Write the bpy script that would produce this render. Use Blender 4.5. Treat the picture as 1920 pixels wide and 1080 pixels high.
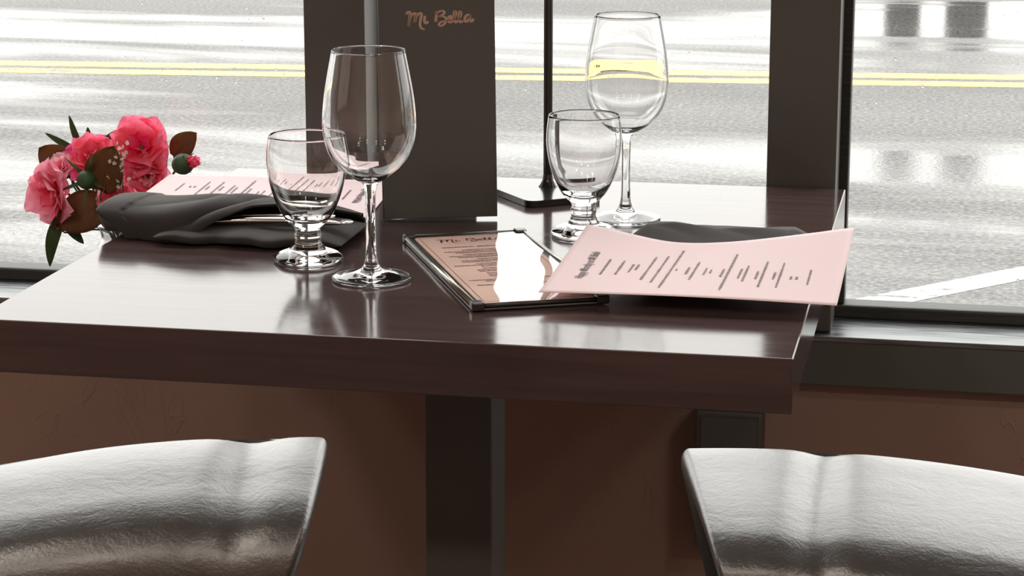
import bpy, bmesh, math, random
from mathutils import Vector, Matrix, Euler
PI = math.pi
rnd = random.Random(7)
for o in list(bpy.data.objects): bpy.data.objects.remove(o)
sc = bpy.context.scene
COL = sc.collection

# ------------------------------------------------------------------ camera
cam_d = bpy.data.cameras.new('camera'); cam = bpy.data.objects.new('camera', cam_d); COL.objects.link(cam)
cam_d.sensor_width = 36.0; cam_d.lens = 36.0 * 4390.6 / 1920.0; cam_d.clip_start = .05; cam_d.clip_end = 300
YAW, PITCH = .1936, .2291
cam.location = (.8515, -1.8754, 1.2549)
cam.rotation_euler = (PI / 2 - PITCH, 0, YAW)
sc.camera = cam
# ------------------------------------------------------------------ overcast sky
SKY = 2.2
world = bpy.data.worlds.new('overcast_sky'); sc.world = world; world.use_nodes = True
wn = world.node_tree; wn.nodes.clear()
tc = wn.nodes.new('ShaderNodeTexCoord'); sx = wn.nodes.new('ShaderNodeSeparateXYZ')
mr = wn.nodes.new('ShaderNodeMapRange'); mr.inputs[1].default_value = 0; mr.inputs[2].default_value = 1
mr.inputs[3].default_value = 1.0; mr.inputs[4].default_value = 2.4
bg = wn.nodes.new('ShaderNodeBackground'); bg.inputs[0].default_value = (1.0, .985, .955, 1)
mu = wn.nodes.new('ShaderNodeMath'); mu.operation = 'MULTIPLY'; mu.inputs[1].default_value = SKY
wo = wn.nodes.new('ShaderNodeOutputWorld')
wn.links.new(tc.outputs['Generated'], sx.inputs[0]); wn.links.new(sx.outputs[2], mr.inputs[0])
wn.links.new(mr.outputs[0], mu.inputs[0]); wn.links.new(mu.outputs[0], bg.inputs[1]); wn.links.new(bg.outputs[0], wo.inputs[0])
# portal that only guides daylight sampling through the windows
pl = bpy.data.lights.new('window_portal', 'AREA'); pl.shape = 'RECTANGLE'; pl.size = 6.4; pl.size_y = 2.0
pl.cycles.is_portal = True
po = bpy.data.objects.new('window_portal', pl); COL.objects.link(po)
po.location = (.4, .90, 1.6); po.rotation_euler = (-PI / 2, 0, 0)
# ------------------------------------------------------------------ colour management
vs = sc.view_settings
vs.view_transform = 'Standard'; vs.look = 'None'; vs.gamma = 1; vs.use_curve_mapping = False
vs.exposure = 0.0

# ================================================================== helpers
def srgb(r, g, b):
    f = lambda c: (c / 255 / 12.92) if c / 255 <= .04045 else ((c / 255 + .055) / 1.055) ** 2.4
    return (f(r), f(g), f(b), 1)

def mat(name, col=(.5, .5, .5, 1), rough=.5, metal=0, spec=.5, coat=0, coat_r=.1, trans=0, ior=1.5, emit=None, es=0, sub=0):
    m = bpy.data.materials.new(name); m.use_nodes = True
    b = m.node_tree.nodes['Principled BSDF']
    b.inputs['Base Color'].default_value = col; b.inputs['Roughness'].default_value = rough
    b.inputs['Metallic'].default_value = metal; b.inputs['Specular IOR Level'].default_value = spec
    b.inputs['Coat Weight'].default_value = coat; b.inputs['Coat Roughness'].default_value = coat_r
    b.inputs['Transmission Weight'].default_value = trans; b.inputs['IOR'].default_value = ior
    if emit: b.inputs['Emission Color'].default_value = emit; b.inputs['Emission Strength'].default_value = es
    return m

def N(m, t, **kw):
    n = m.node_tree.nodes.new(t)
    for k, v in kw.items(): setattr(n, k, v)
    return n
def LK(m, a, b): m.node_tree.links.new(a, b)
def BS(m): return m.node_tree.nodes['Principled BSDF']
def coords(m, scale=(1, 1, 1), kind='Object', rot=(0, 0, 0)):
    t = N(m, 'ShaderNodeTexCoord'); mp = N(m, 'ShaderNodeMapping')
    mp.inputs['Scale'].default_value = scale; mp.inputs['Rotation'].default_value = rot
    LK(m, t.outputs[kind], mp.inputs[0]); return mp.outputs[0]
def noise(m, vec, scale, detail=4, rough=.5, dist=0):
    n = N(m, 'ShaderNodeTexNoise'); n.inputs['Scale'].default_value = scale; n.inputs['Detail'].default_value = detail
    n.inputs['Roughness'].default_value = rough; n.inputs['Distortion'].default_value = dist
    LK(m, vec, n.inputs['Vector']); return n.outputs[0]
def ramp(m, fac, stops):
    r = N(m, 'ShaderNodeValToRGB'); e = r.color_ramp.elements
    while len(e) > len(stops): e.remove(e[-1])
    while len(e) < len(stops): e.new(.5)
    for i, (p, c) in enumerate(stops):
        e[i].position = p; e[i].color = c if not isinstance(c, (int, float)) else (c, c, c, 1)
    LK(m, fac, r.inputs[0]); return r.outputs[0]
def bump(m, h, strength=.3, dist=.002, prev=None):
    b = N(m, 'ShaderNodeBump'); b.inputs['Strength'].default_value = strength; b.inputs['Distance'].default_value = dist
    LK(m, h, b.inputs['Height'])
    if prev: LK(m, prev, b.inputs['Normal'])
    return b.outputs[0]
def mathn(m, op, a, b):
    n = N(m, 'ShaderNodeMath', operation=op)
    for i, v in enumerate((a, b)):
        if isinstance(v, (int, float)): n.inputs[i].default_value = v
        else: LK(m, v, n.inputs[i])
    return n.outputs[0]

def tag(o, label=None, cat=None, group=None, kind=None):
    if label: o['label'] = label
    if cat: o['category'] = cat
    if group: o['group'] = group
    if kind: o['kind'] = kind
    return o
def empty(name, loc=(0, 0, 0), rz=0, parent=None):
    o = bpy.data.objects.new(name, None); COL.objects.link(o); o.location = loc; o.rotation_euler = (0, 0, rz)
    o.empty_display_size = .05
    if parent: o.parent = parent
    return o
def link(name, me, m, parent=None, smooth=False):
    if m and not me.materials: me.materials.append(m)
    if smooth:
        for p in me.polygons: p.use_smooth = True
    o = bpy.data.objects.new(name, me); COL.objects.link(o)
    if parent: o.parent = parent
    return o
def from_bm(name, bm, m, parent=None, smooth=False):
    me = bpy.data.meshes.new(name); bmesh.ops.recalc_face_normals(bm, faces=bm.faces); bm.to_mesh(me); bm.free()
    return link(name, me, m, parent, smooth)
def pyd(name, v, f, m, parent=None, smooth=False):
    me = bpy.data.meshes.new(name); me.from_pydata([tuple(p) for p in v], [], f); me.update()
    return link(name, me, m, parent, smooth)
def add_box(bm, x0, x1, y0, y1, z0, z1, bev=0, seg=2):
    r = bmesh.ops.create_cube(bm, size=1)
    for v in r['verts']:
        v.co = Vector((x0 + (v.co.x + .5) * (x1 - x0), y0 + (v.co.y + .5) * (y1 - y0), z0 + (v.co.z + .5) * (z1 - z0)))
    if bev:
        es = list({e for v in r['verts'] for e in v.link_edges})
        bmesh.ops.bevel(bm, geom=es, offset=bev, segments=seg, affect='EDGES', profile=.5)
def box(name, x0, x1, y0, y1, z0, z1, m, parent=None, bev=0, seg=2):
    bm = bmesh.new(); add_box(bm, x0, x1, y0, y1, z0, z1, bev, seg); return from_bm(name, bm, m, parent)
def grid(name, fn, nu, nv, m, parent=None, smooth=True, thick=0, closeu=False, closev=False):
    """fn(i/nu, j/nv) -> point"""
    U = nu if closeu else nu + 1; V = nv if closev else nv + 1
    vs_ = [fn(i / nu, j / nv) for i in range(U) for j in range(V)]
    fs = []
    for i in range(nu):
        for j in range(nv):
            a, b = i, (i + 1) % U; c, d = j, (j + 1) % V
            fs.append((a * V + c, b * V + c, b * V + d, a * V + d))
    o = pyd(name, vs_, fs, m, parent, smooth)
    if thick:
        md = o.modifiers.new('thickness', 'SOLIDIFY'); md.thickness = thick; md.offset = 0
    return o
def lathe(name, prof, m, parent=None, seg=64, closed=False):
    """prof: list of (r, z); open surface of revolution"""
    v = []; f = []
    idx = []
    for r, z in prof:
        if r < 1e-6: idx.append([len(v)]); v.append((0, 0, z))
        else:
            s = len(v); idx.append(list(range(s, s + seg)))
            v += [(r * math.cos(2 * PI * k / seg), r * math.sin(2 * PI * k / seg), z) for k in range(seg)]
    for a, b in zip(idx[:-1], idx[1:]):
        for k in range(seg):
            k2 = (k + 1) % seg
            if len(a) == 1: f.append((a[0], b[k], b[k2]))
            elif len(b) == 1: f.append((a[k], b[0], a[k2]))
            else: f.append((a[k], b[k], b[k2], a[k2]))
    f = [tuple(reversed(q)) for q in f]
    return pyd(name, v, f, m, parent, True)
def tube(name, pts, rad, m, parent=None, seg=8, cap=True):
    pts = [Vector(p) for p in pts]; n = len(pts)
    if isinstance(rad, (int, float)): rad = [rad] * n
    v = []; f = []
    t0 = (pts[1] - pts[0]).normalized(); up = Vector((0, 0, 1)) if abs(t0.z) < .9 else Vector((1, 0, 0))
    a = t0.cross(up).normalized()
    for i in range(n):
        t = (pts[min(i + 1, n - 1)] - pts[max(i - 1, 0)]).normalized()
        a = (a - t * a.dot(t)).normalized(); b = t.cross(a)
        for k in range(seg):
            an = 2 * PI * k / seg; v.append(pts[i] + (a * math.cos(an) + b * math.sin(an)) * rad[i])
    for i in range(n - 1):
        for k in range(seg):
            k2 = (k + 1) % seg; f.append((i * seg + k, i * seg + k2, (i + 1) * seg + k2, (i + 1) * seg + k))
    if cap:
        f.append(tuple(range(seg - 1, -1, -1))); f.append(tuple(range((n - 1) * seg, n * seg)))
    return pyd(name, v, f, m, parent, True)
def lerp(a, b, t): return a + (b - a) * t
def interp(x, xs, ys):
    if x <= xs[0]: return ys[0]
    for i in range(len(xs) - 1):
        if x <= xs[i + 1]: return lerp(ys[i], ys[i + 1], (x - xs[i]) / (xs[i + 1] - xs[i]))
    return ys[-1]
def crom(pts, n):
    """Catmull-Rom resample of 2-D/3-D points, n steps per span"""
    P = [Vector(p) for p in pts]; out = []
    for i in range(len(P) - 1):
        p0 = P[max(i - 1, 0)]; p1 = P[i]; p2 = P[i + 1]; p3 = P[min(i + 2, len(P) - 1)]
        for k in range(n):
            t = k / n
            out.append(.5 * ((2 * p1) + (p2 - p0) * t + (2 * p0 - 5 * p1 + 4 * p2 - p3) * t * t + (3 * p1 - p0 - 3 * p2 + p3) * t ** 3))
    out.append(P[-1].copy()); return out

# ================================================================== materials
M = {}
# dark stained wood table with satin varnish
m = M['wood'] = mat('dark_stained_wood', rough=.2, spec=.5)
v = coords(m, (3, 60, 60)); n1 = noise(m, v, 1.0, 6, .6, .4)
LK(m, ramp(m, n1, [(.25, srgb(60, 47, 46)), (.6, srgb(76, 60, 59)), (.85, srgb(86, 69, 67))]), BS(m).inputs['Base Color'])
v2 = coords(m, (1, 14, 14)); n2 = noise(m, v2, 6, 5, .6)
LK(m, ramp(m, n2, [(.3, .10), (.7, .15)]), BS(m).inputs['Roughness'])
LK(m, bump(m, n1, .06, .0006), BS(m).inputs['Normal'])
# black painted metal of posts and frames
m = M['post'] = mat('charcoal_painted_metal', srgb(76, 75, 72), .33, 0, .6)
v = coords(m); LK(m, bump(m, noise(m, v, 220, 2), .05, .0005), BS(m).inputs['Normal'])
m = M['frame'] = mat('black_window_gasket', srgb(38, 40, 38), .5)
v = coords(m, (8, 60, 60)); LK(m, bump(m, noise(m, v, 3, 4), .5, .002), BS(m).inputs['Normal'])
m = M['alu'] = mat('brushed_aluminium_sill', srgb(190, 193, 195), .34, .9)
v = coords(m, (6, 90, 90)); n1 = noise(m, v, 2, 5, .65)
LK(m, ramp(m, n1, [(.3, srgb(96, 100, 102)), (.7, srgb(150, 153, 155))]), BS(m).inputs['Base Color'])
LK(m, ramp(m, n1, [(.3, .25), (.7, .5)]), BS(m).inputs['Roughness'])
M['ledge'] = mat('black_ledge_face', srgb(80, 81, 79), .55)
# brown trowelled plaster
m = M['plaster'] = mat('brown_trowelled_plaster', srgb(126, 92, 78), .75)
v = coords(m, (1, 1, 1), rot=(0, .7, 0)); v2 = coords(m, (5, 5, 2.0), rot=(0, .75, 0))
n1 = noise(m, v, 2.2, 3); n2 = noise(m, v2, 3.0, 3, .5, 1.2)
LK(m, ramp(m, n1, [(.3, srgb(134, 108, 97)), (.7, srgb(144, 120, 109))]), BS(m).inputs['Base Color'])
ridge = mathn(m, 'MULTIPLY', ramp(m, n2, [(.485, 0), (.5, 1), (.507, 0)]), ramp(m, noise(m, coords(m), 7, 2), [(.52, 0), (.58, 1)]))
LK(m, bump(m, ridge, .35, .0025, bump(m, noise(m, coords(m), 60, 4), .12, .002)), BS(m).inputs['Normal'])
M['ceil'] = mat('off_white_ceiling', srgb(205, 200, 192), .8)
M['beigewall'] = mat('beige_wall', srgb(176, 152, 140), .7)  # beige, lightened so the unseen room walls bounce diffuse fill light
m = M['floor'] = mat('brown_floor', srgb(92, 70, 58), .45)
# window glass: see-through with a surface reflection
m = M['glass_pane'] = bpy.data.materials.new('window_glass'); m.use_nodes = True; m.node_tree.nodes.clear()
ge = N(m, 'ShaderNodeNewGeometry'); dt = N(m, 'ShaderNodeVectorMath', operation='DOT_PRODUCT')
LK(m, ge.outputs['Incoming'], dt.inputs[0]); LK(m, ge.outputs['Normal'], dt.inputs[1])
ab = N(m, 'ShaderNodeMath', operation='ABSOLUTE'); LK(m, dt.outputs['Value'], ab.inputs[0])
pw = mathn(m, 'POWER', mathn(m, 'SUBTRACT', 1.0, ab.outputs[0]), 5.0)
fr = mathn(m, 'ADD', mathn(m, 'MULTIPLY', pw, .955), .045)
tr = N(m, 'ShaderNodeBsdfTransparent'); tr.inputs[0].default_value = (.975, .985, .975, 1)
gl = N(m, 'ShaderNodeBsdfGlossy'); gl.inputs['Roughness'].default_value = 0.02
mx = N(m, 'ShaderNodeMixShader'); LK(m, fr, mx.inputs[0]); LK(m, tr.outputs[0], mx.inputs[1]); LK(m, gl.outputs[0], mx.inputs[2])
ou = N(m, 'ShaderNodeOutputMaterial'); LK(m, mx.outputs[0], ou.inputs[0])
M['glass'] = mat('clear_drinking_glass', (1, 1, 1, 1), 0.0, 0, .5, trans=1, ior=1.5)
M['drop'] = mat('rain_water', (1, 1, 1, 1), 0.0, 0, .5, trans=1, ior=1.33)
# wet asphalt
m = M['road'] = mat('wet_asphalt', rough=.5)
v = coords(m, (.16, .75, 1)); band = noise(m, v, 1.0, 5, .6, .6)
wet = ramp(m, band, [(.45, 0), (.58, 1)])
ag = noise(m, coords(m), 55, 3, .7); blot = noise(m, coords(m, (.5, 1.2, 1)), .9, 5, .6)
c1 = ramp(m, ag, [(.36, .04), (.5, .085), (.64, .16)]); c2 = ramp(m, blot, [(.3, .68), (.7, 1.12)])
mc = N(m, 'ShaderNodeMix', data_type='RGBA', blend_type='MULTIPLY'); mc.inputs[0].default_value = 1
LK(m, c1, mc.inputs[6]); LK(m, c2, mc.inputs[7])
tint = N(m, 'ShaderNodeMix', data_type='RGBA', blend_type='MULTIPLY'); tint.inputs[0].default_value = 1
tint.inputs[7].default_value = (1.0, .985, .955, 1); LK(m, mc.outputs[2], tint.inputs[6])
LK(m, tint.outputs[2], BS(m).inputs['Base Color'])
BS(m).inputs['Specular IOR Level'].default_value = .25
LK(m, ramp(m, wet, [(0, .55), (1, .13)]), BS(m).inputs['Roughness'])
bst = mathn(m, 'MULTIPLY', mathn(m, 'SUBTRACT', 1.15, wet), .35)
bn = N(m, 'ShaderNodeBump'); bn.inputs['Distance'].default_value = .012
LK(m, ag, bn.inputs['Height']); LK(m, bst, bn.inputs['Strength']); LK(m, bn.outputs[0], BS(m).inputs['Normal'])
def paint(name, col, wear=(.40, .47)):
    m = mat(name, col, .5, spec=.3)
    w = noise(m, coords(m, (1.5, 6, 1)), 1.6, 6, .7)
    w2 = noise(m, coords(m), 40, 3, .7)
    f = ramp(m, mathn(m, 'ADD', mathn(m, 'MULTIPLY', w, .75), mathn(m, 'MULTIPLY', w2, .25)), [(wear[0], 1), (wear[1], 0)])
    mx = N(m, 'ShaderNodeMix', data_type='RGBA'); LK(m, f, mx.inputs[0]); mx.inputs[6].default_value = col
    mx.inputs[7].default_value = (.10, .098, .094, 1); LK(m, mx.outputs[2], BS(m).inputs['Base Color'])
    return m
M['yellow'] = paint('worn_yellow_road_paint', (.80, .47, .09, 1)); M['white_line'] = paint('worn_white_road_paint', (.58, .58, .55, 1), (.43, .50))
M['darkpost'] = mat('dark_bollard_paint', (.012, .012, .012, 1), .6)
# black leather
m = M['leather'] = mat('black_leather', (.02, .019, .019, 1), .36, 0, 1.0, coat=1.0, coat_r=.34)
vo = N(m, 'ShaderNodeTexVoronoi', feature='DISTANCE_TO_EDGE'); vo.inputs['Scale'].default_value = 260
wv = coords(m); nd = noise(m, wv, 28, 4, .6)
ad = N(m, 'ShaderNodeVectorMath', operation='ADD'); LK(m, wv, ad.inputs[0])
sc_ = N(m, 'ShaderNodeVectorMath', operation='SCALE'); sc_.inputs['Scale'].default_value = .01
nd2 = N(m, 'ShaderNodeTexNoise'); nd2.inputs['Scale'].default_value = 30; LK(m, wv, nd2.inputs['Vector'])
LK(m, nd2.outputs['Color'], sc_.inputs[0]); LK(m, sc_.outputs[0], ad.inputs[1]); LK(m, ad.outputs[0], vo.inputs['Vector'])
wr = noise(m, coords(m, (26, 44, 44)), 1.3, 5, .65, 2.0)
b1 = bump(m, ramp(m, vo.outputs['Distance'], [(0, 0), (.25, 1)]), .14, .0006)
b2 = bump(m, nd, .22, .004, b1)
LK(m, bump(m, wr, .22, .004, b2), BS(m).inputs['Normal'])
M['chairwood'] = mat('black_chair_wood', srgb(78, 75, 71), .5)
# paper and print
m = M['paper'] = mat('pale_pink_paper', srgb(224, 203, 206), .7, spec=.25)
LK(m, bump(m, noise(m, coords(m), 25, 3), .05, .001), BS(m).inputs['Normal'])
M['ink'] = mat('grey_brown_ink', srgb(104, 84, 84), .6)
M['ink_dark'] = mat('dark_ink', srgb(72, 58, 58), .6)
M['salmon'] = mat('salmon_pink_menu_sheet', srgb(252, 214, 198), .6)
M['ink_menu'] = mat('brown_menu_ink', srgb(120, 78, 70), .6)
M['cover'] = mat('charcoal_menu_cover', srgb(80, 79, 76), .6, spec=.3)
m = M['cover']; LK(m, bump(m, noise(m, coords(m), 400, 2), .12, .0006), BS(m).inputs['Normal'])
M['copper'] = mat('copper_foil_lettering', srgb(176, 146, 130), .5, .1)
M['vinyl_edge'] = mat('black_menu_binding', srgb(44, 42, 40), .3)
M['rail'] = mat('polished_metal_menu_rail', srgb(150, 146, 138), .2, .9)
# clear vinyl pocket: see-through with strong surface sheen
m = M['vinyl'] = bpy.data.materials.new('clear_vinyl_pocket'); m.use_nodes = True; m.node_tree.nodes.clear()
ge = N(m, 'ShaderNodeNewGeometry'); dt = N(m, 'ShaderNodeVectorMath', operation='DOT_PRODUCT')
LK(m, ge.outputs['Incoming'], dt.inputs[0])
LK(m, ge.outputs['Normal'], dt.inputs[1])
ab = N(m, 'ShaderNodeMath', operation='ABSOLUTE'); LK(m, dt.outputs['Value'], ab.inputs[0])
pw = mathn(m, 'POWER', mathn(m, 'SUBTRACT', 1.0, ab.outputs[0]), 4.0)
fr = mathn(m, 'ADD', mathn(m, 'MULTIPLY', pw, .93), .07)
tr = N(m, 'ShaderNodeBsdfTransparent'); gl = N(m, 'ShaderNodeBsdfGlossy'); gl.inputs['Roughness'].default_value = .03
mx = N(m, 'ShaderNodeMixShader'); LK(m, fr, mx.inputs[0]); LK(m, tr.outputs[0], mx.inputs[1]); LK(m, gl.outputs[0], mx.inputs[2])
ou = N(m, 'ShaderNodeOutputMaterial'); LK(m, mx.outputs[0], ou.inputs[0])
M['napkin'] = mat('charcoal_cloth', srgb(48, 45, 44), .85, spec=.25)
m = M['napkin']
LK(m, bump(m, noise(m, coords(m, (700, 700, 700)), 1, 2), .15, .0004), BS(m).inputs['Normal'])
BS(m).inputs['Sheen Weight'].default_value = .15
M['steel'] = mat('polished_cutlery_steel', srgb(225, 222, 216), .12, 1)
M['stand'] = mat('black_satin_metal', srgb(36, 36, 35), .16, 0, .7)

# ================================================================== the setting
GY = .862                      # glass plane
RX0, RX1, RY0, RZ = -2.9, 3.9, -3.4, 2.9
tag(box('floor', RX0, RX1, RY0, .95, -.05, 0, M['floor']), 'brown floor of the dining room', 'floor', kind='structure')
tag(box('ceiling', RX0, RX1, RY0, .95, RZ, RZ + .1, M['ceil']), 'off white ceiling of the dining room', 'ceiling', kind='structure')
tag(box('wall_left', RX0 - .1, RX0, RY0, .95, 0, RZ, M['beigewall']), 'beige side wall left of the windows', 'wall', kind='structure')
tag(box('wall_right', RX1, RX1 + .1, RY0, .95, 0, RZ, M['beigewall']), 'beige side wall right of the windows', 'wall', kind='structure')
tag(box('wall_back', RX0, RX1, RY0 - .1, RY0, 0, RZ, M['beigewall']), 'beige wall facing the windows', 'wall', kind='structure')
wf = empty('wall_front'); tag(wf, 'brown trowelled plaster wall below the windows', 'wall', kind='structure')
box('plaster_panel', RX0, RX1, .775, .95, 0, .53, M['plaster'], wf)
box('header', RX0, RX1, .775, .95, 2.55, RZ, M['ceil'], wf)
# ledge with metal sill plate
lg = empty('trim_1'); tag(lg, 'black window ledge topped with a silver metal sill plate', 'window sill', kind='structure')
box('ledge_face', RX0, RX1, .752, .95, .531, .586, M['ledge'], lg, .002)
box('sill_plate', RX0, RX1, .756, .846, .586, .5885, M['alu'], lg, .0008)
box('sill_lip', RX0, RX1, .7505, .756, .5835, .5905, M['alu'], lg, .001)
# vertical posts standing on the sill in front of the glass
posts = [(.082, .156, 'left'), (.629, .708, 'right')]
for k, (a, b, s) in enumerate(posts):
    t = empty('trim_%d' % (k + 2), (a, .775, .589))
    lab = 'dark square window post behind the tall black menu' if s == 'left' else 'dark square window post at the right end of the table'
    tag(t, lab, 'window post', kind='structure')
    box('post_body', 0, b - a, 0, .067, 0, 1.962, M['post'], t, .0025, 3)
    box('gasket_strip', .006, b - a + .0, .067, .078, 0, 1.962, M['frame'], t)
for k, a in enumerate((-1.05, 1.95)):
    t = empty('trim_%d' % (k + 4), (a, .775, .589)); tag(t, 'dark square window post beyond the %s edge of the view' % ('left', 'right')[k], 'window post', kind='structure')
    box('post_body', 0, .076, 0, .067, 0, 1.962, M['post'], t, .0025, 3)
# windows
spans = [(RX0, -1.05, 0), (-.974, .088, 110), (.151, .635, 26), (.702, 1.95, 46), (2.026, RX1, 0)]
wl = ['window pane beyond the left edge of the view', 'left window pane spotted with raindrops, behind the flowers',
      'middle window pane between the two dark posts', 'right window pane beside the right dark post', 'window pane beyond the right edge of the view']
for k, (a, b, nd_) in enumerate(spans):
    w = empty('window_%d' % (k + 1), (a, GY, .589)); tag(w, wl[k], 'window', kind='structure')
    W_ = b - a
    bm = bmesh.new(); add_box(bm, 0, W_, -.016, .02, -.0005, .0165, .003)
    from_bm('bottom_rail', bm, M['frame'], w)
    box('top_rail', 0, W_, -.012, .02, 1.93, 1.96, M['frame'], w, .002)
    box('stile', 0, .0165, -.012, .02, .0165, 1.93, M['frame'], w, .002)
    box('stile', W_ - .012, W_, -.012, .02, .0165, 1.93, M['frame'], w, .002)
    pn = pyd('pane', [(.01, .001, .012), (W_ - .008, .001, .012), (W_ - .008, .001, 1.94), (.01, .001, 1.94)], [(0, 1, 2, 3)], M['glass_pane'], w)
    if nd_:
        bm = bmesh.new(); r2 = random.Random(k + 3)
        for i in range(nd_):
            if k == 1: x = W_ - .05 - abs(r2.gauss(.18, .17)); z = .05 + r2.random() ** .7 * .42
            elif k == 3: x = .03 + r2.random() * .3; z = .05 + r2.random() * .4
            else: x = .03 + r2.random() * (W_ - .06); z = .05 + r2.random() * .4
            if x < .02: continue
            rr = .0007 + .0012 * r2.random() ** 2.5
            q = bmesh.ops.create_icosphere(bm, subdivisions=1, radius=rr)
            for vv in q['verts']:
                vv.co = Vector((x + vv.co.x, .0022 + vv.co.y * .5, z + vv.co.z * (1.0 + .3 * r2.random())))
        o = from_bm('raindrops', bm, M['drop'], pn, True); o['kind'] = 'stuff'
# street
st = empty('ground', (0, 0, -.15)); tag(st, 'wet grey asphalt street outside the windows', 'street', kind='structure')
pyd('asphalt', [(-60, .95, 0), (60, .95, 0), (60, 90, 0), (-60, 90, 0)], [(0, 1, 2, 3)], M['road'], st)
def ystrip(y0, y1, slope, name, m_):
    pyd(name, [(-30, y0 - 30 * slope, .0008), (30, y0 + 30 * slope, .0008), (30, y1 + 30 * slope, .0008), (-30, y1 - 30 * slope, .0008)], [(0, 1, 2, 3)], m_, st)
ystrip(7.965, 8.11, .09, 'lane_line', M['yellow']); ystrip(8.19, 8.345, .09, 'lane_line', M['yellow'])
pyd('parking_line', [(.409, 3.883, .0008), (.491, 3.809, .0008), (3.441, 7.078, .0008), (3.359, 7.152, .0008)], [(0, 1, 2, 3)], M['white_line'], st)
for x_, w_, lab in ((.40, .24, 'dark post across the wet street, left of the pair'), (.82, .28, 'dark post across the wet street, right of the pair')):
    t = empty('street_post', (x_, 14, -.15)); tag(t, lab, 'post')
    lathe('shaft', [(0, 0), (w_ / 2, 0), (w_ / 2, 1.45), (w_ / 2 * .8, 1.53), (0, 1.56)], M['darkpost'], t, 20)
    lathe('foot_collar', [(0, 0), (w_ * .62, 0), (w_ * .62, .05), (w_ / 2, .09)], M['darkpost'], t, 20)

# ================================================================== table
TW, TD, TH, TZ = .72, .764, .048, .76
tb = empty('dining_table', (TW / 2, TD / 2, 0)); tag(tb, 'dark brown wooden dining table set against the window', 'table')
box('tabletop', -TW / 2, TW / 2, -TD / 2, TD / 2, TZ - TH, TZ, M['wood'], tb, .0012, 2)
bm = bmesh.new(); add_box(bm, -.035, .035, -.035, .035, .02, TZ - TH, .003); from_bm('pedestal', bm, M['chairwood'], tb)
box('mounting_plate', -.14, .14, -.14, .14, TZ - TH - .008, TZ - TH, M['chairwood'], tb)
box('base_plate', -.26, .26, -.26, .26, 0, .02, M['chairwood'], tb, .006)
t = empty('wall_box', (.597, .775, .335)); tag(t, 'small dark box on the plaster wall under the table', 'box')
box('housing', -.038, .038, -.05, 0, 0, .165, M['chairwood'], t, .003)
box('cover_plate', -.032, .032, -.052, -.05, .006, .159, M['ledge'], t)

# ================================================================== glassware
def smooth_prof(p, n=6): return [(max(q.x, 0), q.y) for q in crom([(a, b) for a, b in p], n)]
def wine_glass(loc, label):
    t = empty('wine_glass', loc); tag(t, label, 'wine glass', 'tall stemmed wine glasses on the table')
    foot = [(0, .0016), (.020, .0014), (.032, .0006), (.0355, .0001), (.0373, .0008), (.0376, .0018), (.0368, .0030), (.0330, .0038), (.0240, .0052), (.0160, .0072), (.0105, .0098), (.0072, .0140)]
    stem = [(.0072, .0140), (.0056, .0200), (.0049, .0300), (.0046, .0450), (.0046, .0650), (.0050, .0800), (.0058, .0875), (.0072, .0920)]
    outer = [(.0072, .0920), (.0135, .0955), (.0230, .1015), (.0320, .1100), (.0385, .1205), (.0425, .1330), (.0440, .1460), (.0436, .1600), (.0415, .1780), (.0382, .1970), (.0344, .2165)]
    rim = [(.0344, .2165), (.0340, .2176), (.0334, .2165)]
    inner = [(.0334, .2165), (.0371, .1970), (.0404, .1780), (.0424, .1600), (.0428, .1460), (.0412, .1332), (.0370, .1212), (.0305, .1112), (.0215, .1030), (.0110, .0985), (0, .0972)]
    lathe('foot', smooth_prof(foot, 4), M['glass'], t); lathe('stem', smooth_prof(stem, 4), M['glass'], t, 40)
    lathe('bowl', smooth_prof(outer, 6)[:-1] + smooth_prof(rim, 3)[:-1] + smooth_prof(inner, 6), M['glass'], t, 80)
    return t
def goblet(loc, label):
    t = empty('water_goblet', loc); tag(t, label, 'goblet', 'short stemmed water goblets on the table')
    foot = [(0, .0020), (.018, .0018), (.028, .0006), (.0318, .0001), (.0334, .0010), (.0337, .0028), (.0325, .0055), (.0285, .0082), (.0225, .0105), (.0175, .0125), (.0155, .0145)]
    stem = [(.0155, .0145), (.0140, .0165), (.0128, .0200), (.0130, .0240), (.0138, .0262), (.0128, .0285), (.0124, .0310), (.0134, .0338), (.0150, .0355)]
    outer = [(.0150, .0355), (.0200, .0400), (.0260, .0490), (.0318, .0620), (.0362, .0770), (.0386, .0930), (.0386, .1080), (.0366, .1235)]
    rim = [(.0366, .1235), (.0359, .1247), (.0352, .1235)]
    inner = [(.0352, .1235), (.0371, .1080), (.0370, .0930), (.0345, .0775), (.0298, .0635), (.0238, .0520), (.0165, .0450), (.008, .0425), (0, .0420)]
    lathe('foot', smooth_prof(foot, 4), M['glass'], t); lathe('stem', smooth_prof(stem, 4), M['glass'], t, 48)
    lathe('bowl', smooth_prof(outer, 6)[:-1] + smooth_prof(rim, 3)[:-1] + smooth_prof(inner, 6), M['glass'], t, 80)
    return t
ZG = TZ + .0004
wine_glass((.306, .217, ZG), 'empty wine glass nearest the front, before the black menu')
wine_glass((.500, .544, ZG), 'empty wine glass farther back, against the bright street')
goblet((.225, .284, ZG), 'empty water goblet beside the rolled napkin with cutlery')
goblet((.469, .459, ZG), 'empty water goblet behind the curled pink paper menu')

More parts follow.
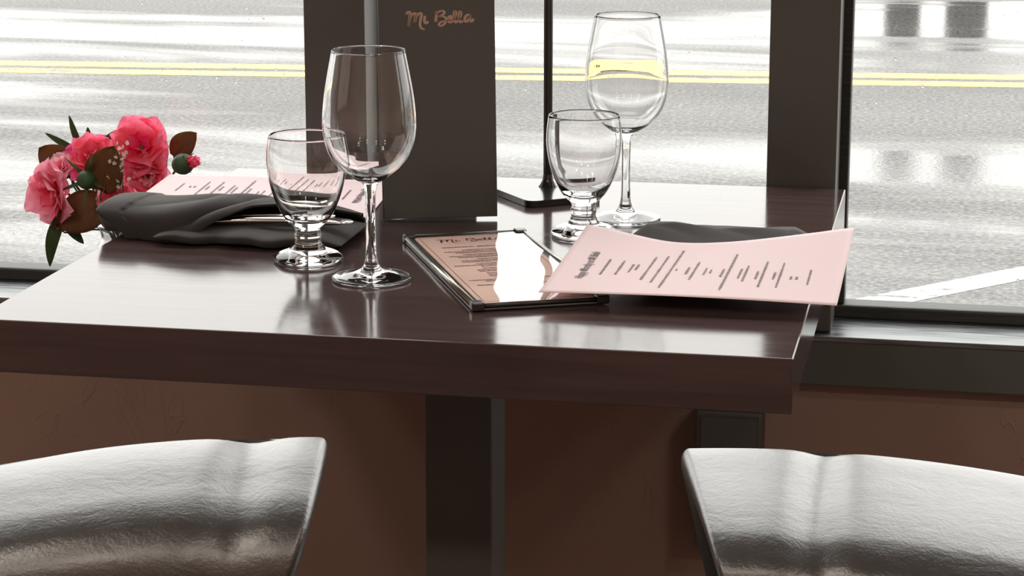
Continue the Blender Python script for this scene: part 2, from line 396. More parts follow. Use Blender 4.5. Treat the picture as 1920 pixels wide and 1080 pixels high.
# ================================================================== script lettering
STROKES = [
 [(480,215),(515,185),(538,195),(525,290),(512,385)], [(512,385),(540,260),(590,208),(614,215),(606,280),(600,335)],
 [(600,335),(625,250),(672,205),(694,222),(680,300),(672,370),(690,415),(735,432)],
 [(742,245),(735,320),(755,350),(788,320)],
 [(907,185),(898,260),(890,328)], [(884,232),(930,195),(985,180),(1012,202),(985,238),(930,262)],
 [(930,262),(1005,262),(1038,300),(1010,360),(965,390),(936,375),(950,345),(990,325),(1040,320)],
 [(1040,320),(1090,300),(1112,270),(1092,253),(1066,285),(1070,328),(1095,345),(1130,320)],
 [(1130,320),(1168,240),(1166,192),(1150,205),(1148,300),(1165,345),(1197,325)],
 [(1197,325),(1238,250),(1236,197),(1220,208),(1216,300),(1235,345),(1268,325)],
 [(1372,262),(1335,238),(1298,285),(1300,335),(1332,330),(1366,275),(1374,248),(1366,310),(1387,337),(1418,298)]]
def script_mesh(name, fn, m, parent, width=20):
    """ribbons; fn(x, y) maps unit text coords (x 0..1, y up) to a 3-D point"""
    vs_ = []; fs = []
    for s in STROKES:
        c = crom([(a, b) for a, b in s], 6)
        for i, p in enumerate(c):
            d = (c[min(i + 1, len(c) - 1)] - c[max(i - 1, 0)]).normalized()
            w = width * (.38 + .42 * abs(d.y)); n_ = Vector((-d.y, d.x)) * w * .62
            for q in (p + n_, p - n_):
                vs_.append(fn((q.x - 480) / 938, (305 - q.y) / 938))
        b = len(vs_) - 2 * len(c)
        for i in range(len(c) - 1): fs.append((b + 2 * i, b + 2 * i + 1, b + 2 * i + 3, b + 2 * i + 2))
    return pyd(name, vs_, fs, m, parent)
def bars(name, L, fn, m, parent, h):
    """word-like strokes: L = list of (line pos, start, end); fn(line, along) -> point"""
    vs_ = []; fs = []; r2 = random.Random(11)
    for (u, a, b) in L:
        x = a
        while x < b - 1e-4:
            wl_ = min(b - x, (.02 + .045 * r2.random())); hh = h * (.75 + .5 * r2.random())
            n_ = max(2, int(wl_ / .03) + 2); s = len(vs_)
            for i in range(n_):
                t_ = x + wl_ * i / (n_ - 1)
                vs_ += [fn(u - hh, t_), fn(u + hh, t_)]
            for i in range(n_ - 1): fs.append((s + 2 * i, s + 2 * i + 1, s + 2 * i + 3, s + 2 * i + 2))
            x += wl_ + .004
    return pyd(name, vs_, fs, m, parent)

# ================================================================== tall black menu standing on the table
bmn = empty('standing_menu', (.25, .490, TZ + .0015), math.radians(15)); bmn.rotation_euler.y = math.radians(-.7)
tag(bmn, 'tall black menu folder standing upright, copper script lettering on its cover', 'menu')
BW, BH = .120, .345
fc = box('front_cover', 0, BW, 0, .003, 0, BH, M['cover'], bmn, .0008)
bc = box('back_cover', 0, BW, 0, .003, 0, BH, M['cover'], bmn, .0008); bc.location = (0, .0035, 0); bc.rotation_euler = (0, 0, math.radians(32))
tube('spine', [(.001, .004, 0), (.001, .004, BH)], .0028, M['cover'], bmn, 8)
script_mesh('lettering', lambda x, y: (.0275 + x * .0705, -.0004, .2105 + y * .0705), M['copper'], fc, 40)

# ================================================================== lamp-like stand
ls = empty('pole_stand', (.392, .678, TZ)); tag(ls, 'thin black metal pole on a square base plate near the window', 'stand')
bm = bmesh.new(); add_box(bm, -.046, .046, -.046, .046, .0005, .0075)
es = [e for e in bm.edges if abs(e.verts[0].co.z - e.verts[1].co.z) > .003]
bmesh.ops.bevel(bm, geom=es, offset=.012, segments=6, affect='EDGES', profile=.5)
bp = from_bm('base_plate', bm, M['stand'], ls); bp.rotation_euler = (0, 0, math.radians(37)); bp.location = (.005, -.028, 0)
lathe('collar', [(.011, .0076), (.009, .010), (.0062, .015), (.005, .022)], M['stand'], ls, 24)
lathe('pole', [(.0051, .008), (.0051, .40), (.003, .403), (0, .404)], M['stand'], ls, 24)

# ================================================================== pink paper menus
LINES = [(.163,.30,.55),(.213,.32,.55),(.252,.37,.51),(.270,.42,.52),(.311,.26,.68),(.351,.22,.71),(.391,.13,.83),(.410,.45,.48),(.451,.39,.51),(.475,.29,.61),(.514,.38,.50),(.534,.41,.47),(.577,.35,.48),(.597,.13,.74),(.640,.33,.48),(.659,.28,.53),(.701,.32,.44),(.721,.20,.59),(.762,.32,.42),(.782,.20,.56),(.822,.32,.36),(.842,.32,.36),(.884,.25,.45)]
def text_pts(s, shear=.25):
    cu = bpy.data.curves.new('t', 'FONT'); cu.body = s; cu.shear = shear; cu.resolution_u = 2; cu.offset = .022
    o = bpy.data.objects.new('t', cu); COL.objects.link(o)
    dg = bpy.context.evaluated_depsgraph_get(); me = bpy.data.meshes.new_from_object(o.evaluated_get(dg))
    vs_ = [v.co.copy() for v in me.vertices]; fs = [tuple(p.vertices) for p in me.polygons]
    bpy.data.objects.remove(o); bpy.data.curves.remove(cu); bpy.data.meshes.remove(me)
    w = max(v.x for v in vs_); return vs_, fs, w
def title(name, s, fn, m, parent):
    vs_, fs, w = text_pts(s); return pyd(name, [fn(v.x / w, v.y / w) for v in vs_], fs, m, parent)
def paper(name, P, label, flip):
    t = empty(name, P(.5, .5)); o0 = Vector(t.location); tag(t, label, 'paper menu', 'pink paper menus on the table')
    Q = lambda u, v, h=0: Vector(P(u, v)) - o0 + Vector((0, 0, h))
    sh = grid('sheet', lambda a, b: Q(a, b), 40, 24, M['paper'], t, True, .0003)
    T = (lambda l, s: Q(l, s, .0007)) if not flip else (lambda l, s: Q(1 - l, 1 - s, .0007))
    bars('printed_lines', LINES, T, M['ink'], sh, .0036)
    title('printed_title', 'Happy Monday at Mi Bella', lambda x, y: T(.112 - y * .44, .22 + x * .41), M['ink_dark'], sh)
KS = [0, .09, .18, .28, .38, .5, .6, .7, .85, 1]; KZ = [.793, .7895, .785, .7795, .778, .7800, .7830, .787, .7935, .80]
def sm(u):
    return sum(interp(min(max(u + d, 0), 1), KS, KZ) for d in (-.06, -.03, 0, .03, .06)) / 5
def P_right(u, v):
    zb = sm(u) + (KZ[0] - sm(0)) * max(0, 1 - u * 8) + (KZ[-1] - sm(1)) * max(0, 1 - (1 - u) * 8)
    zf = .7738 + .002 * math.sin(PI * u)
    return (lerp(.481 + .266 * u, .49 + .26 * u, v), lerp(.137, .352, v), lerp(zf, zb, v ** 1.15))
paper('paper_menu', P_right, 'curled pink paper menu overhanging the right table edge', False)
def P_left(u, v):
    x = lerp(lerp(-.042, .232, u), lerp(-.062, .212, u), v); y = lerp(.478, .700, v) + .006 * u
    return (x, y, .7612 + .0012 * math.sin(u * 5) ** 2 + .002 * (1 - v) * 0)
paper('paper_menu', P_left, 'flat pink paper menu lying behind the rolled napkin, left side', True)

# ================================================================== pocket menu with metal edge
mc_ = empty('pocket_menu', (.4185, .2735, TZ)); tag(mc_, 'clear pocket menu with salmon sheet and metal edged frame', 'menu')
ax = Vector((.426 - .294, .111 - .392, 0)); LL = ax.length; ax.normalize()      # down the page
bx_ = Vector((-ax.y, ax.x, 0))
if bx_.x < 0: bx_ = -bx_                                                      # across the page
SW = .126
mc_.rotation_euler = (0, 0, math.atan2(bx_.y, bx_.x))
# local: x across, y up the page (towards the window)
hx, hy = SW / 2, LL / 2
box('lower_leaf', -hx, hx, -hy, hy, .0006, .0030, M['vinyl_edge'], mc_, .0008)
box('backing', -hx + .001, hx - .001, -hy + .001, hy - .001, .0034, .0052, M['vinyl_edge'], mc_, .0006)
ss = box('salmon_sheet', -hx + .009, hx - .009, -hy + .009, hy - .009, .0053, .0056, M['salmon'], mc_)
def vin(a, b):
    x = lerp(-hx + .005, hx - .005, a); y = lerp(-hy + .005, hy - .005, b)
    return (x, y, .0066 + .00025 * math.sin(x * 60 + y * 24) + .0002 * math.sin(y * 75 - x * 30))
grid('clear_pocket', vin, 24, 50, M['vinyl'], mc_)
for s in (-1, 1):
    tube('long_rail', [(s * (hx - .002), -hy + .006, .0055), (s * (hx - .002), hy - .006, .0055)], .0030, M['rail'], mc_, 10)
    tube('short_rail', [(-hx + .006, s * (hy - .002), .0052), (hx - .006, s * (hy - .002), .0052)], .0022, M['vinyl_edge'], mc_, 10)
    for q in (-1, 1):
        bm = bmesh.new(); add_box(bm, -.006, .006, -.006, .006, .0008, .0088, .0015); c = from_bm('corner_cap', bm, M['vinyl_edge'], mc_)
        c.location = (s * (hx - .005), q * (hy - .005), 0)
ML = []; r3 = random.Random(5); tpos = .155
script_mesh('printed_title', lambda x, y: (-.034 + x * .068, hy - .033 + y * .068, .0058), M['ink_menu'], ss, 26)
ML.append((.185, .16, .46)); ML.append((.185, .49, .84))
tpos = .235
for k in range(9):
    w1 = .25 + .2 * r3.random(); w2 = .35 + .5 * r3.random(); w3 = .3 + .3 * r3.random()
    ML += [(tpos, .5 - w1 / 2, .5 + w1 / 2), (tpos + .022, .5 - w2 / 2, .5 + w2 / 2), (tpos + .042, .5 - w3 / 2, .5 + w3 / 2)]
    tpos += .072
bars('printed_lines', ML, lambda l, s: Vector((lerp(-hx + .009, hx - .009, s), hy - .009 - l * (LL - .018), .0058)), M['ink_menu'], ss, .0042)
vs_ = []; fs = []
for (x0, x1, y0, y1) in ((-hx + .0135, hx - .0135, hy - .0145, hy - .0140), (-hx + .0135, hx - .0135, -hy + .0140, -hy + .0145), (-hx + .0135, -hx + .0141, -hy + .014, hy - .014), (hx - .0141, hx - .0135, -hy + .014, hy - .014)):
    s = len(vs_); vs_ += [(x0, y0, .0058), (x1, y0, .0058), (x1, y1, .0058), (x0, y1, .0058)]; fs.append((s, s + 1, s + 2, s + 3))
pyd('printed_border', vs_, fs, M['ink_menu'], ss)

# ================================================================== napkins and cutlery
nk = empty('rolled_napkin', (.10, .385, TZ)); tag(nk, 'charcoal cloth napkin rolled around cutlery on the left', 'napkin', 'cloth napkins on the table')
def wrap(a, b):
    # a along the roll (left to right), b from the back hem over the top to the front edge
    x = lerp(-.116, .138, a)
    h = interp(a, [0, .08, .25, .6, .8, 1], [.031, .033, .034, .036, .031, .020])
    hd = interp(a, [0, .15, .5, 1], [.050, .056, .058, .046])
    end = interp(a, [0, .40, .50, .62, .8, 1], [0.0, 0.0, .60, 1.25, 1.65, 1.95])
    th = lerp(PI, end, b)
    cy = interp(a, [0, .3, .7, 1], [.014, .006, .010, .022])
    ph = 2.6 * b + 2.0 * a
    rid = 1 - abs(math.sin(PI * ph)) ** .7
    fold = -(rid - .35) * interp(a, [0, .18, .40, .95, 1], [0, .0010, .0065, .0070, .004]) * max(0, math.sin(PI * min(1, b * 1.02))) ** .6
    fold += .0010 * math.sin(a * 15 + b * 3)
    hem = .0012 if a + (b - .5) * .10 < .13 else 0
    rr = 1 + (fold + hem) / .03
    y = cy + hd * math.copysign(abs(math.cos(th)) ** .75, math.cos(th)) * -1 * rr
    z = .0012 + (h - .001) * abs(math.sin(th)) ** .72 * rr
    dx = interp(b, [0, .35, .75, 1], [.012, .004, -.006, .030]) * max(0, 1 - a * 2.2)
    return (x + dx, y, z)
grid('wrap', lambda a, b: wrap(a, b), 110, 70, M['napkin'], nk, True, .0022)
def under(a, b):
    th = 2 * PI * b; x = lerp(-.050, .147, a); e = min(1, 8 * a, 8 * (1 - a)) ** .5
    wob = .004 * math.sin(a * 14) + .003 * math.sin(a * 31 + 1)
    y = -.006 + (.058 + wob) * math.copysign(abs(math.cos(th)) ** .5, math.cos(th)) * (.86 + .14 * e)
    z = .0080 + .0066 * math.copysign(abs(math.sin(th)) ** .7, math.sin(th)) * max(.08, e) + .001 * math.sin(a * 17)
    return (x, y, max(z, .0006))
grid('under_layer', under, 50, 28, M['napkin'], nk, True, 0, False, True)
def left_tuck(a, b):
    # closed left pocket end folded under
    th = lerp(PI, 0, b); k = wrap(0, b); t_ = a
    return (k[0] + .004 * t_ + .0, lerp(k[1], .0, t_ * .5), lerp(k[2], .004, t_))
grid('end_fold', left_tuck, 6, 30, M['napkin'], nk, True, .002)
def cutlery(name, label, cat, p0, p1, kind):
    p0 = Vector(p0); p1 = Vector(p1); d = p1 - p0; L = d.length
    t = empty(name, p0); t.rotation_euler = (0, -math.asin(d.z / L), math.atan2(d.y, d.x)); tag(t, label, cat)
    def handle(a, b):
        th = 2 * PI * b; x = L * a
        w = interp(a, [0, .15, .55, .85, .95, .985, 1], [.0046, .0046, .0066, .0118, .0120, .0090, .0020])
        hh = interp(a, [0, .3, .9, 1], [.0034, .0036, .0030, .0010])
        return (x, w * math.cos(th), hh * math.sin(th) + .0015 * math.sin(PI * a))
    grid('handle', handle, 40, 14, M['steel'], t, True, 0, False, True)
    if kind == 'knife':
        def blade(a, b):
            th = 2 * PI * b; x = -.055 * a; w = interp(a, [0, .1, .8, 1], [.0042, .0085, .0080, .001])
            return (x, w * math.cos(th), .0011 * math.sin(th) * (1 - .5 * a))
        grid('blade', blade, 16, 10, M['steel'], t, True, 0, False, True)
    else:
        def neck(a, b):
            th = 2 * PI * b; x = -.028 * a; w = interp(a, [0, .4, 1], [.0042, .004, .011])
            return (x, w * math.cos(th), .0014 * math.sin(th))
        nk_ = grid('neck', neck, 12, 10, M['steel'], t, True, 0, False, True)
        for q in range(4):
            y_ = -.0093 + q * .0062
            tube('tine', [(-.027, y_, 0), (-.042, y_, -.001), (-.058, y_, .0)], [.0016, .0014, .0007], M['steel'], nk_, 6)
cutlery('dinner_fork', 'steel fork handle sticking out of the left rolled napkin, front one', 'fork', (.095, .360, TZ + .0195), (.248, .370, TZ + .0225), 'fork')
cutlery('dinner_knife', 'steel knife handle tucked in the left rolled napkin, rear one', 'knife', (.095, .384, TZ + .0200), (.222, .396, TZ + .0225), 'knife')
rn = empty('rolled_napkin', (.62, .36, TZ)); tag(rn, 'charcoal cloth napkin lying under the curled pink paper menu', 'napkin', 'cloth napkins on the table')
prof = [(-.105, .001), (-.100, .006), (-.060, .0105), (-.010, .0150), (.016, .0215), (.036, .0270), (.060, .0235), (.074, .0120), (.078, .001)]
def rwrap(a, b):
    c = prof; n_ = len(c) - 1; i = min(int(b * n_), n_ - 1); f = b * n_ - i
    y = lerp(c[i][0], c[i + 1][0], f); z = lerp(c[i][1], c[i + 1][1], f)
    e = min(1, 7 * a + .25, 5 * (1 - a) + .3) ** .6
    h = interp(a, [0, .12, .25, .45, .7, 1], [.80, 1.02, 1.08, .95, 1.0, 1.04])
    fold = -.0042 * (1 - abs(math.sin(b * 13 + a * 9)) ** .7) * max(0, (b - .40)) * 2
    return (lerp(-.098, .096, a), y * (.8 + .2 * e), max(.0008, (z * h * e + fold)))
grid('cloth', rwrap, 50, 48, M['napkin'], rn, True, .0016)

# ================================================================== flowers in a vase on the sill
VX, VY, VZ = -.158, .800, .5906
vase = empty('glass_vase', (VX, VY, VZ)); tag(vase, 'small clear glass vase of flowers on the window sill', 'vase')
vo_ = [(0, .0), (.026, .0), (.031, .003), (.037, .020), (.0385, .040), (.035, .058), (.029, .070), (.0305, .080), (.034, .086)]
vi_ = [(.0325, .086), (.0288, .079), (.0272, .070), (.0332, .057), (.0365, .040), (.0350, .020), (.029, .007), (0, .006)]
lathe('body', smooth_prof(vo_, 4) + smooth_prof(vi_, 4), M['glass'], vase, 48)
def petal_mesh(name, L, W, a0, a1, cup, ruf, seed, nt=9, nw=8):
    r2 = random.Random(seed); ph = r2.random() * 6; ph2 = r2.random() * 6
    pts = []; y = z = 0.0; prev = 0
    cen = []
    for i in range(nt + 1):
        t = i / nt; an = lerp(a0, a1, t ** .8); cen.append((y, z, an)); y += math.sin(an) * L / nt; z += math.cos(an) * L / nt
    for i in range(nt + 1):
        t = i / nt; w = W * (math.sin(PI * min(1, .12 + t * .80)) ** .75) * (1 if t < .85 else 1 - (t - .85) * 1.2)
        y, z, an = cen[i]
        for j in range(nw + 1):
            s = -1 + 2 * j / nw
            out = -cup * s * s * W * (1 - .4 * t) + ruf * W * t * t * math.sin(s * 5 + ph) + ruf * .5 * W * t * math.sin(s * 9 + ph2)
            # notch / ragged tip
            dl = -.12 * L * abs(s) ** 2 * t + ruf * .3 * L * t * math.sin(s * 7 + ph2)
            ny, nz = math.cos(an), -math.sin(an)
            pts.append((s * w, y + ny * out + math.sin(an) * dl, z + nz * out + math.cos(an) * dl))
    fs = [(i * (nw + 1) + j, (i + 1) * (nw + 1) + j, (i + 1) * (nw + 1) + j + 1, i * (nw + 1) + j + 1) for i in range(nt) for j in range(nw)]
    me = bpy.data.meshes.new(name); me.from_pydata(pts, [], fs); me.update()
    for p in me.polygons: p.use_smooth = True
    return me
def petal_mat(name, c0, c1):
    m = mat(name, c0, .55, spec=.3)
    n_ = noise(m, coords(m, (60, 60, 25)), 3, 4, .6)
    g = N(m, 'ShaderNodeTexCoord'); sz = N(m, 'ShaderNodeSeparateXYZ'); LK(m, g.outputs['Generated'], sz.inputs[0])
    f = mathn(m, 'ADD', mathn(m, 'MULTIPLY', n_, .45), mathn(m, 'MULTIPLY', mathn(m, 'MAXIMUM', sz.outputs[2], sz.outputs[1]), .50))
    LK(m, ramp(m, f, [(.30, c0), (.72, c1)]), BS(m).inputs['Base Color'])
    b = BS(m); t = N(m, 'ShaderNodeBsdfTranslucent'); LK(m, b.inputs['Base Color'].links[0].from_socket, t.inputs[0])
    mx = N(m, 'ShaderNodeMixShader'); mx.inputs[0].default_value = .42
    o = m.node_tree.nodes['Material Output']; LK(m, b.outputs[0], mx.inputs[1]); LK(m, t.outputs[0], mx.inputs[2]); LK(m, mx.outputs[0], o.inputs[0])
    return m
M['pet_red'] = petal_mat('coral_red_petal', srgb(250, 34, 84), srgb(255, 142, 172))
M['pet_hot'] = petal_mat('hot_pink_petal', srgb(252, 20, 110), srgb(255, 112, 178))
M['pet_pink'] = petal_mat('rose_pink_petal', srgb(248, 80, 130), srgb(255, 186, 206))
M['pet_light'] = petal_mat('light_pink_petal', srgb(255, 178, 198), srgb(255, 214, 224))
M['leaf_brown'] = petal_mat('bronze_leaf', srgb(104, 70, 44), srgb(132, 92, 58))
M['leaf_green'] = petal_mat('dark_green_leaf', srgb(62, 84, 52), srgb(86, 106, 64))
M['stem'] = mat('flower_stem_green', srgb(64, 84, 46), .6)
M['bud'] = mat('dark_green_bud', srgb(58, 86, 56), .6)
M['white_petal'] = petal_mat('white_floret', srgb(236, 226, 220), srgb(250, 244, 240))
M['anther'] = mat('olive_flower_centre', srgb(110, 70, 30), .7)
def aim(t, d):
    t.rotation_mode = 'QUATERNION'; t.rotation_quaternion = Vector((0, 0, 1)).rotation_difference(Vector(d).normalized())
def stem_to_vase(t, head, rad=.0017, m_='stem'):
    # stem in local space of t: from head down into the vase
    inv = Matrix.Translation(Vector(t.location)) @ t.rotation_quaternion.to_matrix().to_4x4(); inv = inv.inverted()
    r2 = random.Random(int(head[0] * 9999)); base = Vector((VX + r2.uniform(-.012, .012), VY + r2.uniform(-.012, .012), VZ + .012))
    neck_ = Vector((VX + max(-.017, min(.017, (head[0] - VX) * .3)), VY + max(-.017, min(.017, (head[1] - VY) * .3)), VZ + .078))
    hd = Vector(head)
    d = t.rotation_quaternion @ Vector((0, 0, -1))
    c = crom([tuple(base), tuple(neck_), tuple(hd + d * .012 + Vector((0, 0, -.006))), tuple(hd)], 6)
    tube('stem', [inv @ p for p in c], rad, M[m_], t, 6)
def flower(label, c, d, R, mats, layers, seed):
    t = empty('pink_flower', c); aim(t, d); tag(t, label, 'flower', 'pink flowers in the vase')
    r2 = random.Random(seed)
    for li, (n_, lr, a0, a1, cup, ruf) in enumerate(layers):
        mes = [petal_mesh('petal', R * lr, R * lr * .56, a0, a1, cup, ruf, seed * 31 + li * 7 + q) for q in range(2)]
        mm = M[mats[min(li, len(mats) - 1)]]
        for me in mes: me.materials.append(mm)
        off = r2.random() * 6
        for k in range(n_):
            o = bpy.data.objects.new('petal', mes[k % 2]); COL.objects.link(o); o.parent = t
            o.rotation_euler = (r2.uniform(-.2, .2), r2.uniform(-.2, .2), off + 2 * PI * k / n_ + r2.uniform(-.15, .15)); s = r2.uniform(.9, 1.1); o.scale = (s, s, s)
    bm = bmesh.new(); bmesh.ops.create_icosphere(bm, subdivisions=2, radius=R * .10)
    ce = from_bm('centre', bm, M['anther'], t, True); ce.location = (0, 0, R * .10)
    stem_to_vase(t, c)
    return t
OPEN = [(6, 1.08, .9, 1.65, .18, .07), (5, .98, .6, 1.05, .25, .08), (3, .7, .35, .6, .35, .1)]
FULL = [(6, 1.0, .9, 1.7, .2, .09), (6, .92, .6, 1.2, .25, .10), (5, .75, .4, .8, .3, .12), (3, .5, .2, .5, .4, .12)]
flower('coral red ruffled flower topmost in the vase', (-.124, .780, .776), (.10, -.85, .45), .043, ['pet_red', 'pet_red', 'pet_hot', 'pet_red'], OPEN, 1)
flower('rose pink flower below the topmost coral bloom', (-.116, .775, .744), (.25, -.9, .1), .034, ['pet_pink', 'pet_red', 'pet_pink', 'pet_light'], FULL, 2)
flower('hot pink ruffled flower in the middle of the bouquet', (-.188, .782, .757), (.05, -.7, .7), .039, ['pet_hot', 'pet_red', 'pet_red', 'pet_hot'], FULL, 3)
flower('small light pink flower left of the hot pink one', (-.222, .770, .750), (-.3, -.8, .5), .020, ['pet_light', 'pet_light', 'pet_pink'], OPEN, 4)
flower('large rose pink flower drooping at the left', (-.228, .772, .722), (-.45, -.8, -.05), .046, ['pet_pink', 'pet_pink', 'pet_red', 'pet_light'], OPEN, 5)
flower('rose pink flower low in the bouquet behind the napkin', (-.150, .770, .715), (.1, -.9, -.1), .034, ['pet_pink', 'pet_red', 'pet_pink'], FULL, 6)
def bud(label, c, d, R, mp, seed, pet=True):
    t = empty('flower_bud', c); aim(t, d); tag(t, label, 'flower bud', 'flower buds in the vase')
    lathe('calyx', smooth_prof([(0, -R * .95), (R * .6, -R * .8), (R * .95, -R * .1), (R * .85, R * .5), (R * .55, R * .85), (0, R)], 4), M['bud'], t, 20)
    for k in range(5):
        me = petal_mesh('sepal', R * (1.9 if pet else 3.4), R * (.32 if pet else .2), .9, .15 if pet else 1.3, .2, .05, seed + k, 6, 3); me.materials.append(M['leaf_green'])
        o = bpy.data.objects.new('sepal', me); COL.objects.link(o); o.parent = t; o.rotation_euler = (0, 0, k * 2 * PI / 5 + seed); o.location = (0, 0, -R * .6)
    if pet:
        for k in range(5):
            me = petal_mesh('petal', R * 1.4, R * .6, .5, .1, .5, .2, seed + 20 + k, 6, 4); me.materials.append(M[mp])
            o = bpy.data.objects.new('petal', me); COL.objects.link(o); o.parent = t; o.rotation_euler = (0, 0, k * 2 * PI / 5); o.location = (0, 0, R * .5)
    stem_to_vase(t, c, .0013)
bud('green flower bud with pink tip at the right of the bouquet', (-.072, .775, .760), (.85, -.3, .25), .0135, 'pet_red', 3)
bud('closed green bud with spiky sepals in front of the bouquet', (-.184, .748, .742), (-.3, -.9, .1), .0125, 'pet_red', 8, False)
def leaf(label, base, tip, W, m_, curve=.1, seed=1, facing=(0, -1, .3)):
    base = Vector(base); tip = Vector(tip); d = tip - base; L = d.length; d.normalize()
    s_ = d.cross(Vector(facing)).normalized(); n_ = s_.cross(d)
    t = empty('leaf_sprig', base); tag(t, label, 'leaf', 'leaves in the bouquet'); t.rotation_mode = 'QUATERNION'
    def f(a, b):
        q = -1 + 2 * b; w = W * max(0.0, math.sin(PI * min(1, max(0, .04 + a * .96)) ** .85)) ** .7
        return d * (L * a) + s_ * (q * w) + n_ * (curve * L * math.sin(PI * a) + .18 * W * q * q)
    grid('blade', f, 12, 6, M[m_], t, True, .0005)
    tube('midrib', [d * (L * a / 6) + n_ * (curve * L * math.sin(PI * a / 6) + .0004) for a in range(7)], [.0008 * (1 - a / 7) for a in range(7)], M['stem'], t, 5)
    stem_to_vase(t, tuple(base), .0011)
leaf('round bronze leaf at the far left of the bouquet', (-.215, .785, .742), (-.258, .785, .772), .021, 'leaf_brown', .1)
leaf('large round bronze leaf in front of the bouquet', (-.168, .752, .728), (-.148, .752, .784), .026, 'leaf_brown', .08)
leaf('round bronze leaf behind the right green bud', (-.090, .795, .765), (-.060, .797, .795), .016, 'leaf_brown', .1)
leaf('broad bronze leaf under the drooping pink flower', (-.165, .765, .712), (-.228, .755, .682), .026, 'leaf_brown', .1)
leaf('long narrow green leaf hanging to the sill', (-.222, .770, .700), (-.244, .768, .628), .010, 'leaf_green', .12, facing=(-.3, -1, 0))
leaf('narrow green leaf hanging left of the vase', (-.222, .765, .690), (-.196, .760, .660), .007, 'leaf_green', .1)
for lab, b_, t_ in (('slim green sepal leaf pointing left above the flowers', (-.205, .790, .765), (-.252, .790, .790)), ('slim green leaf standing tallest above the flowers', (-.207, .795, .768), (-.222, .795, .812)),
                    ('slim green leaf pointing right above the flowers', (-.185, .790, .772), (-.158, .790, .797)), ('short slim green leaf between the taller two', (-.196, .796, .775), (-.199, .796, .798))):
    leaf(lab, b_, t_, .0042, 'leaf_green', .08)
def filler(label, c, seed, n_=16):
    t = empty('filler_sprig', c); t.rotation_mode = 'QUATERNION'; tag(t, label, 'filler flower', 'white filler sprigs in the bouquet'); r2 = random.Random(seed)
    for k in range(n_):
        p = Vector((r2.gauss(0, .005), r2.gauss(-.004, .004), r2.gauss(0, .010)))
        me = petal_mesh('floret', .005, .0028, .4, 1.2, .3, .3, seed * 50 + k, 4, 3); me.materials.append(M['white_petal'])
        o = bpy.data.objects.new('floret', me); COL.objects.link(o); o.parent = t; o.location = p; o.rotation_euler = (r2.uniform(0, 2), r2.uniform(-1, 1), r2.uniform(0, 6))
    stem_to_vase(t, c, .0008)
filler('white filler florets beside the topmost coral bloom', (-.139, .746, .774), 1)
filler('white filler florets behind the upper napkin edge', (-.137, .744, .742), 2)

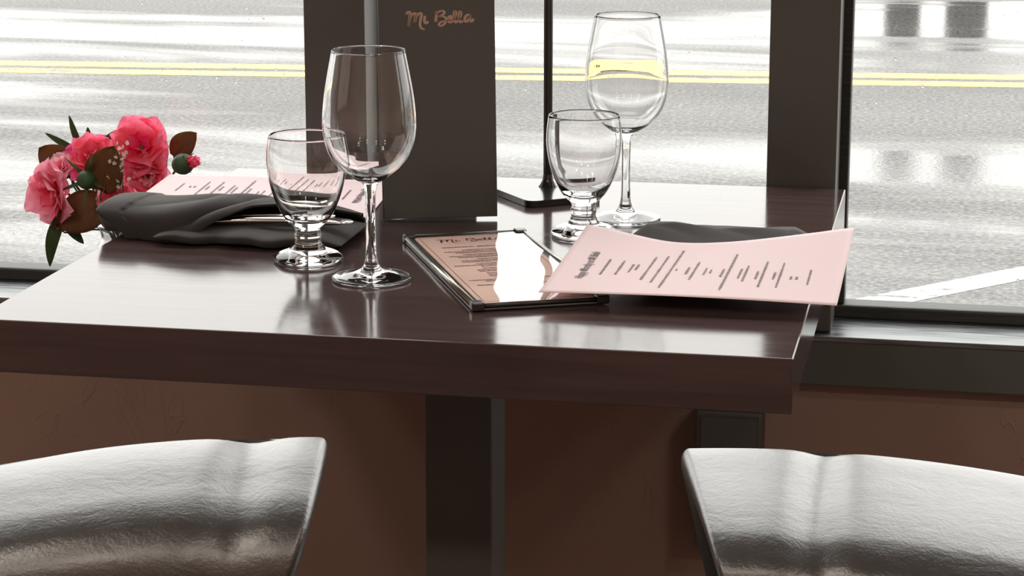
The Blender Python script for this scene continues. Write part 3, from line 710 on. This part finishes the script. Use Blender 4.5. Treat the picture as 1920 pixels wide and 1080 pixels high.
# ================================================================== chairs
def chair(loc, rz, label, dents, s0, rear, tp):
    t = empty('dining_chair', loc, rz); tag(t, label, 'chair', 'black leather chairs before the table')
    HW = .205
    pc = [(.020, .50), (.030, .58), (.030, .68), (.026, .745), (.016, .778), (.004, .789), (-.012, .790), (-.036, .787)] + rear + [(-.080, .625), (-.052, .58), (-.035, .50)]
    C = crom(pc, 4); nC = len(C); cy = sum(p.x for p in C) / nC; cz = .70
    RC = .009
    def pad(a, b):
        if a < .15: ph = (1 - a / .15) * PI / 2; s = -(HW - RC + RC * math.sin(ph)) / HW
        elif a > .85: ph = (a - .85) / .15 * PI / 2; s = (HW - RC + RC * math.sin(ph)) / HW
        else: ph = 0; s = lerp(-1, 1, (a - .15) / .7) * (HW - RC) / HW
        k = 1 - RC * (1 - math.cos(ph)) / .055
        if a in (0, 1): k = .0
        p = C[int(round(b * (nC - 1)))]
        y = cy + (p.x - cy) * k; z = p.y if p.y < .6 else lerp(cz if p.y > cz else p.y, p.y, k)
        x = HW * s * (1 - .17 * max(0, min(1, (.79 - z) / .10))) * (1 - tp * max(0, -p.x) / .13)
        z -= .020 * (s - s0) ** 2 * max(0, (z - .6) / .19)
        for (dx, wd, dp, sl) in dents:
            g = math.exp(-((x - dx - sl * (.79 - z)) / wd) ** 2) * dp * k
            if p.x < .01: y += g * .6; z -= g * .8
        return (x, y, z)
    grid('backrest', pad, 80, nC - 1, M['leather'], t, True)
    bm = bmesh.new(); add_box(bm, -.20, .20, .0, .42, .43, .485, .02, 4); s_ = from_bm('seat', bm, M['leather'], t, True)
    box('seat_frame', -.19, .19, .01, .41, .395, .43, M['chairwood'], t, .004)
    for sx_ in (-1, 1):
        tube('back_post', [(sx_ * .168, -.005, .38), (sx_ * .160, -.012, .56), (sx_ * .148, -.025, .67)], .014, M['chairwood'], t, 10)
        tube('leg', [(sx_ * .175, .0, .40), (sx_ * .180, -.03, 0)], [.018, .014], M['chairwood'], t, 10)
        tube('leg', [(sx_ * .172, .39, .40), (sx_ * .176, .40, 0)], [.018, .014], M['chairwood'], t, 10)
    return t
chair((.234, -.430, 0), math.radians(13), 'black leather chair in the left foreground', [(.150, .018, .007, -.25), (-.02, .05, .003, 0)], .8, [(-.062, .781), (-.092, .773), (-.114, .760), (-.126, .734), (-.116, .685)], 0.0)
chair((.872, -.358, 0), math.radians(-2), 'black leather chair in the right foreground', [(-.105, .014, .006, .35)], -.5, [(-.064, .783), (-.100, .7765), (-.130, .767), (-.148, .745), (-.130, .685)], .16)

# ================================================================== room lamps behind the viewer
glow = mat('warm_lamp_glow', (1, .9, .8, 1), .5, emit=(1, .88, .76, 1), es=56.0)
for lab, x_, y_ in (('round ceiling light behind the viewer, front row left', -.9, -1.6), ('round ceiling light behind the viewer, front row right', 2.5, -1.6),
                    ('round ceiling light behind the viewer, back row left', -1.6, -2.8), ('round ceiling light behind the viewer, back row middle left', .0, -2.8),
                    ('round ceiling light behind the viewer, back row middle right', 1.6, -2.8), ('round ceiling light behind the viewer, back row right', 3.1, -2.8)):
    t = empty('ceiling_light', (x_, y_, RZ)); tag(t, lab, 'ceiling light')
    lathe('housing', [(.20, 0), (.20, -.05), (.17, -.055)], M['ceil'], t, 32)
    lathe('diffuser', [(0, -.05), (.17, -.05)], glow, t, 32)
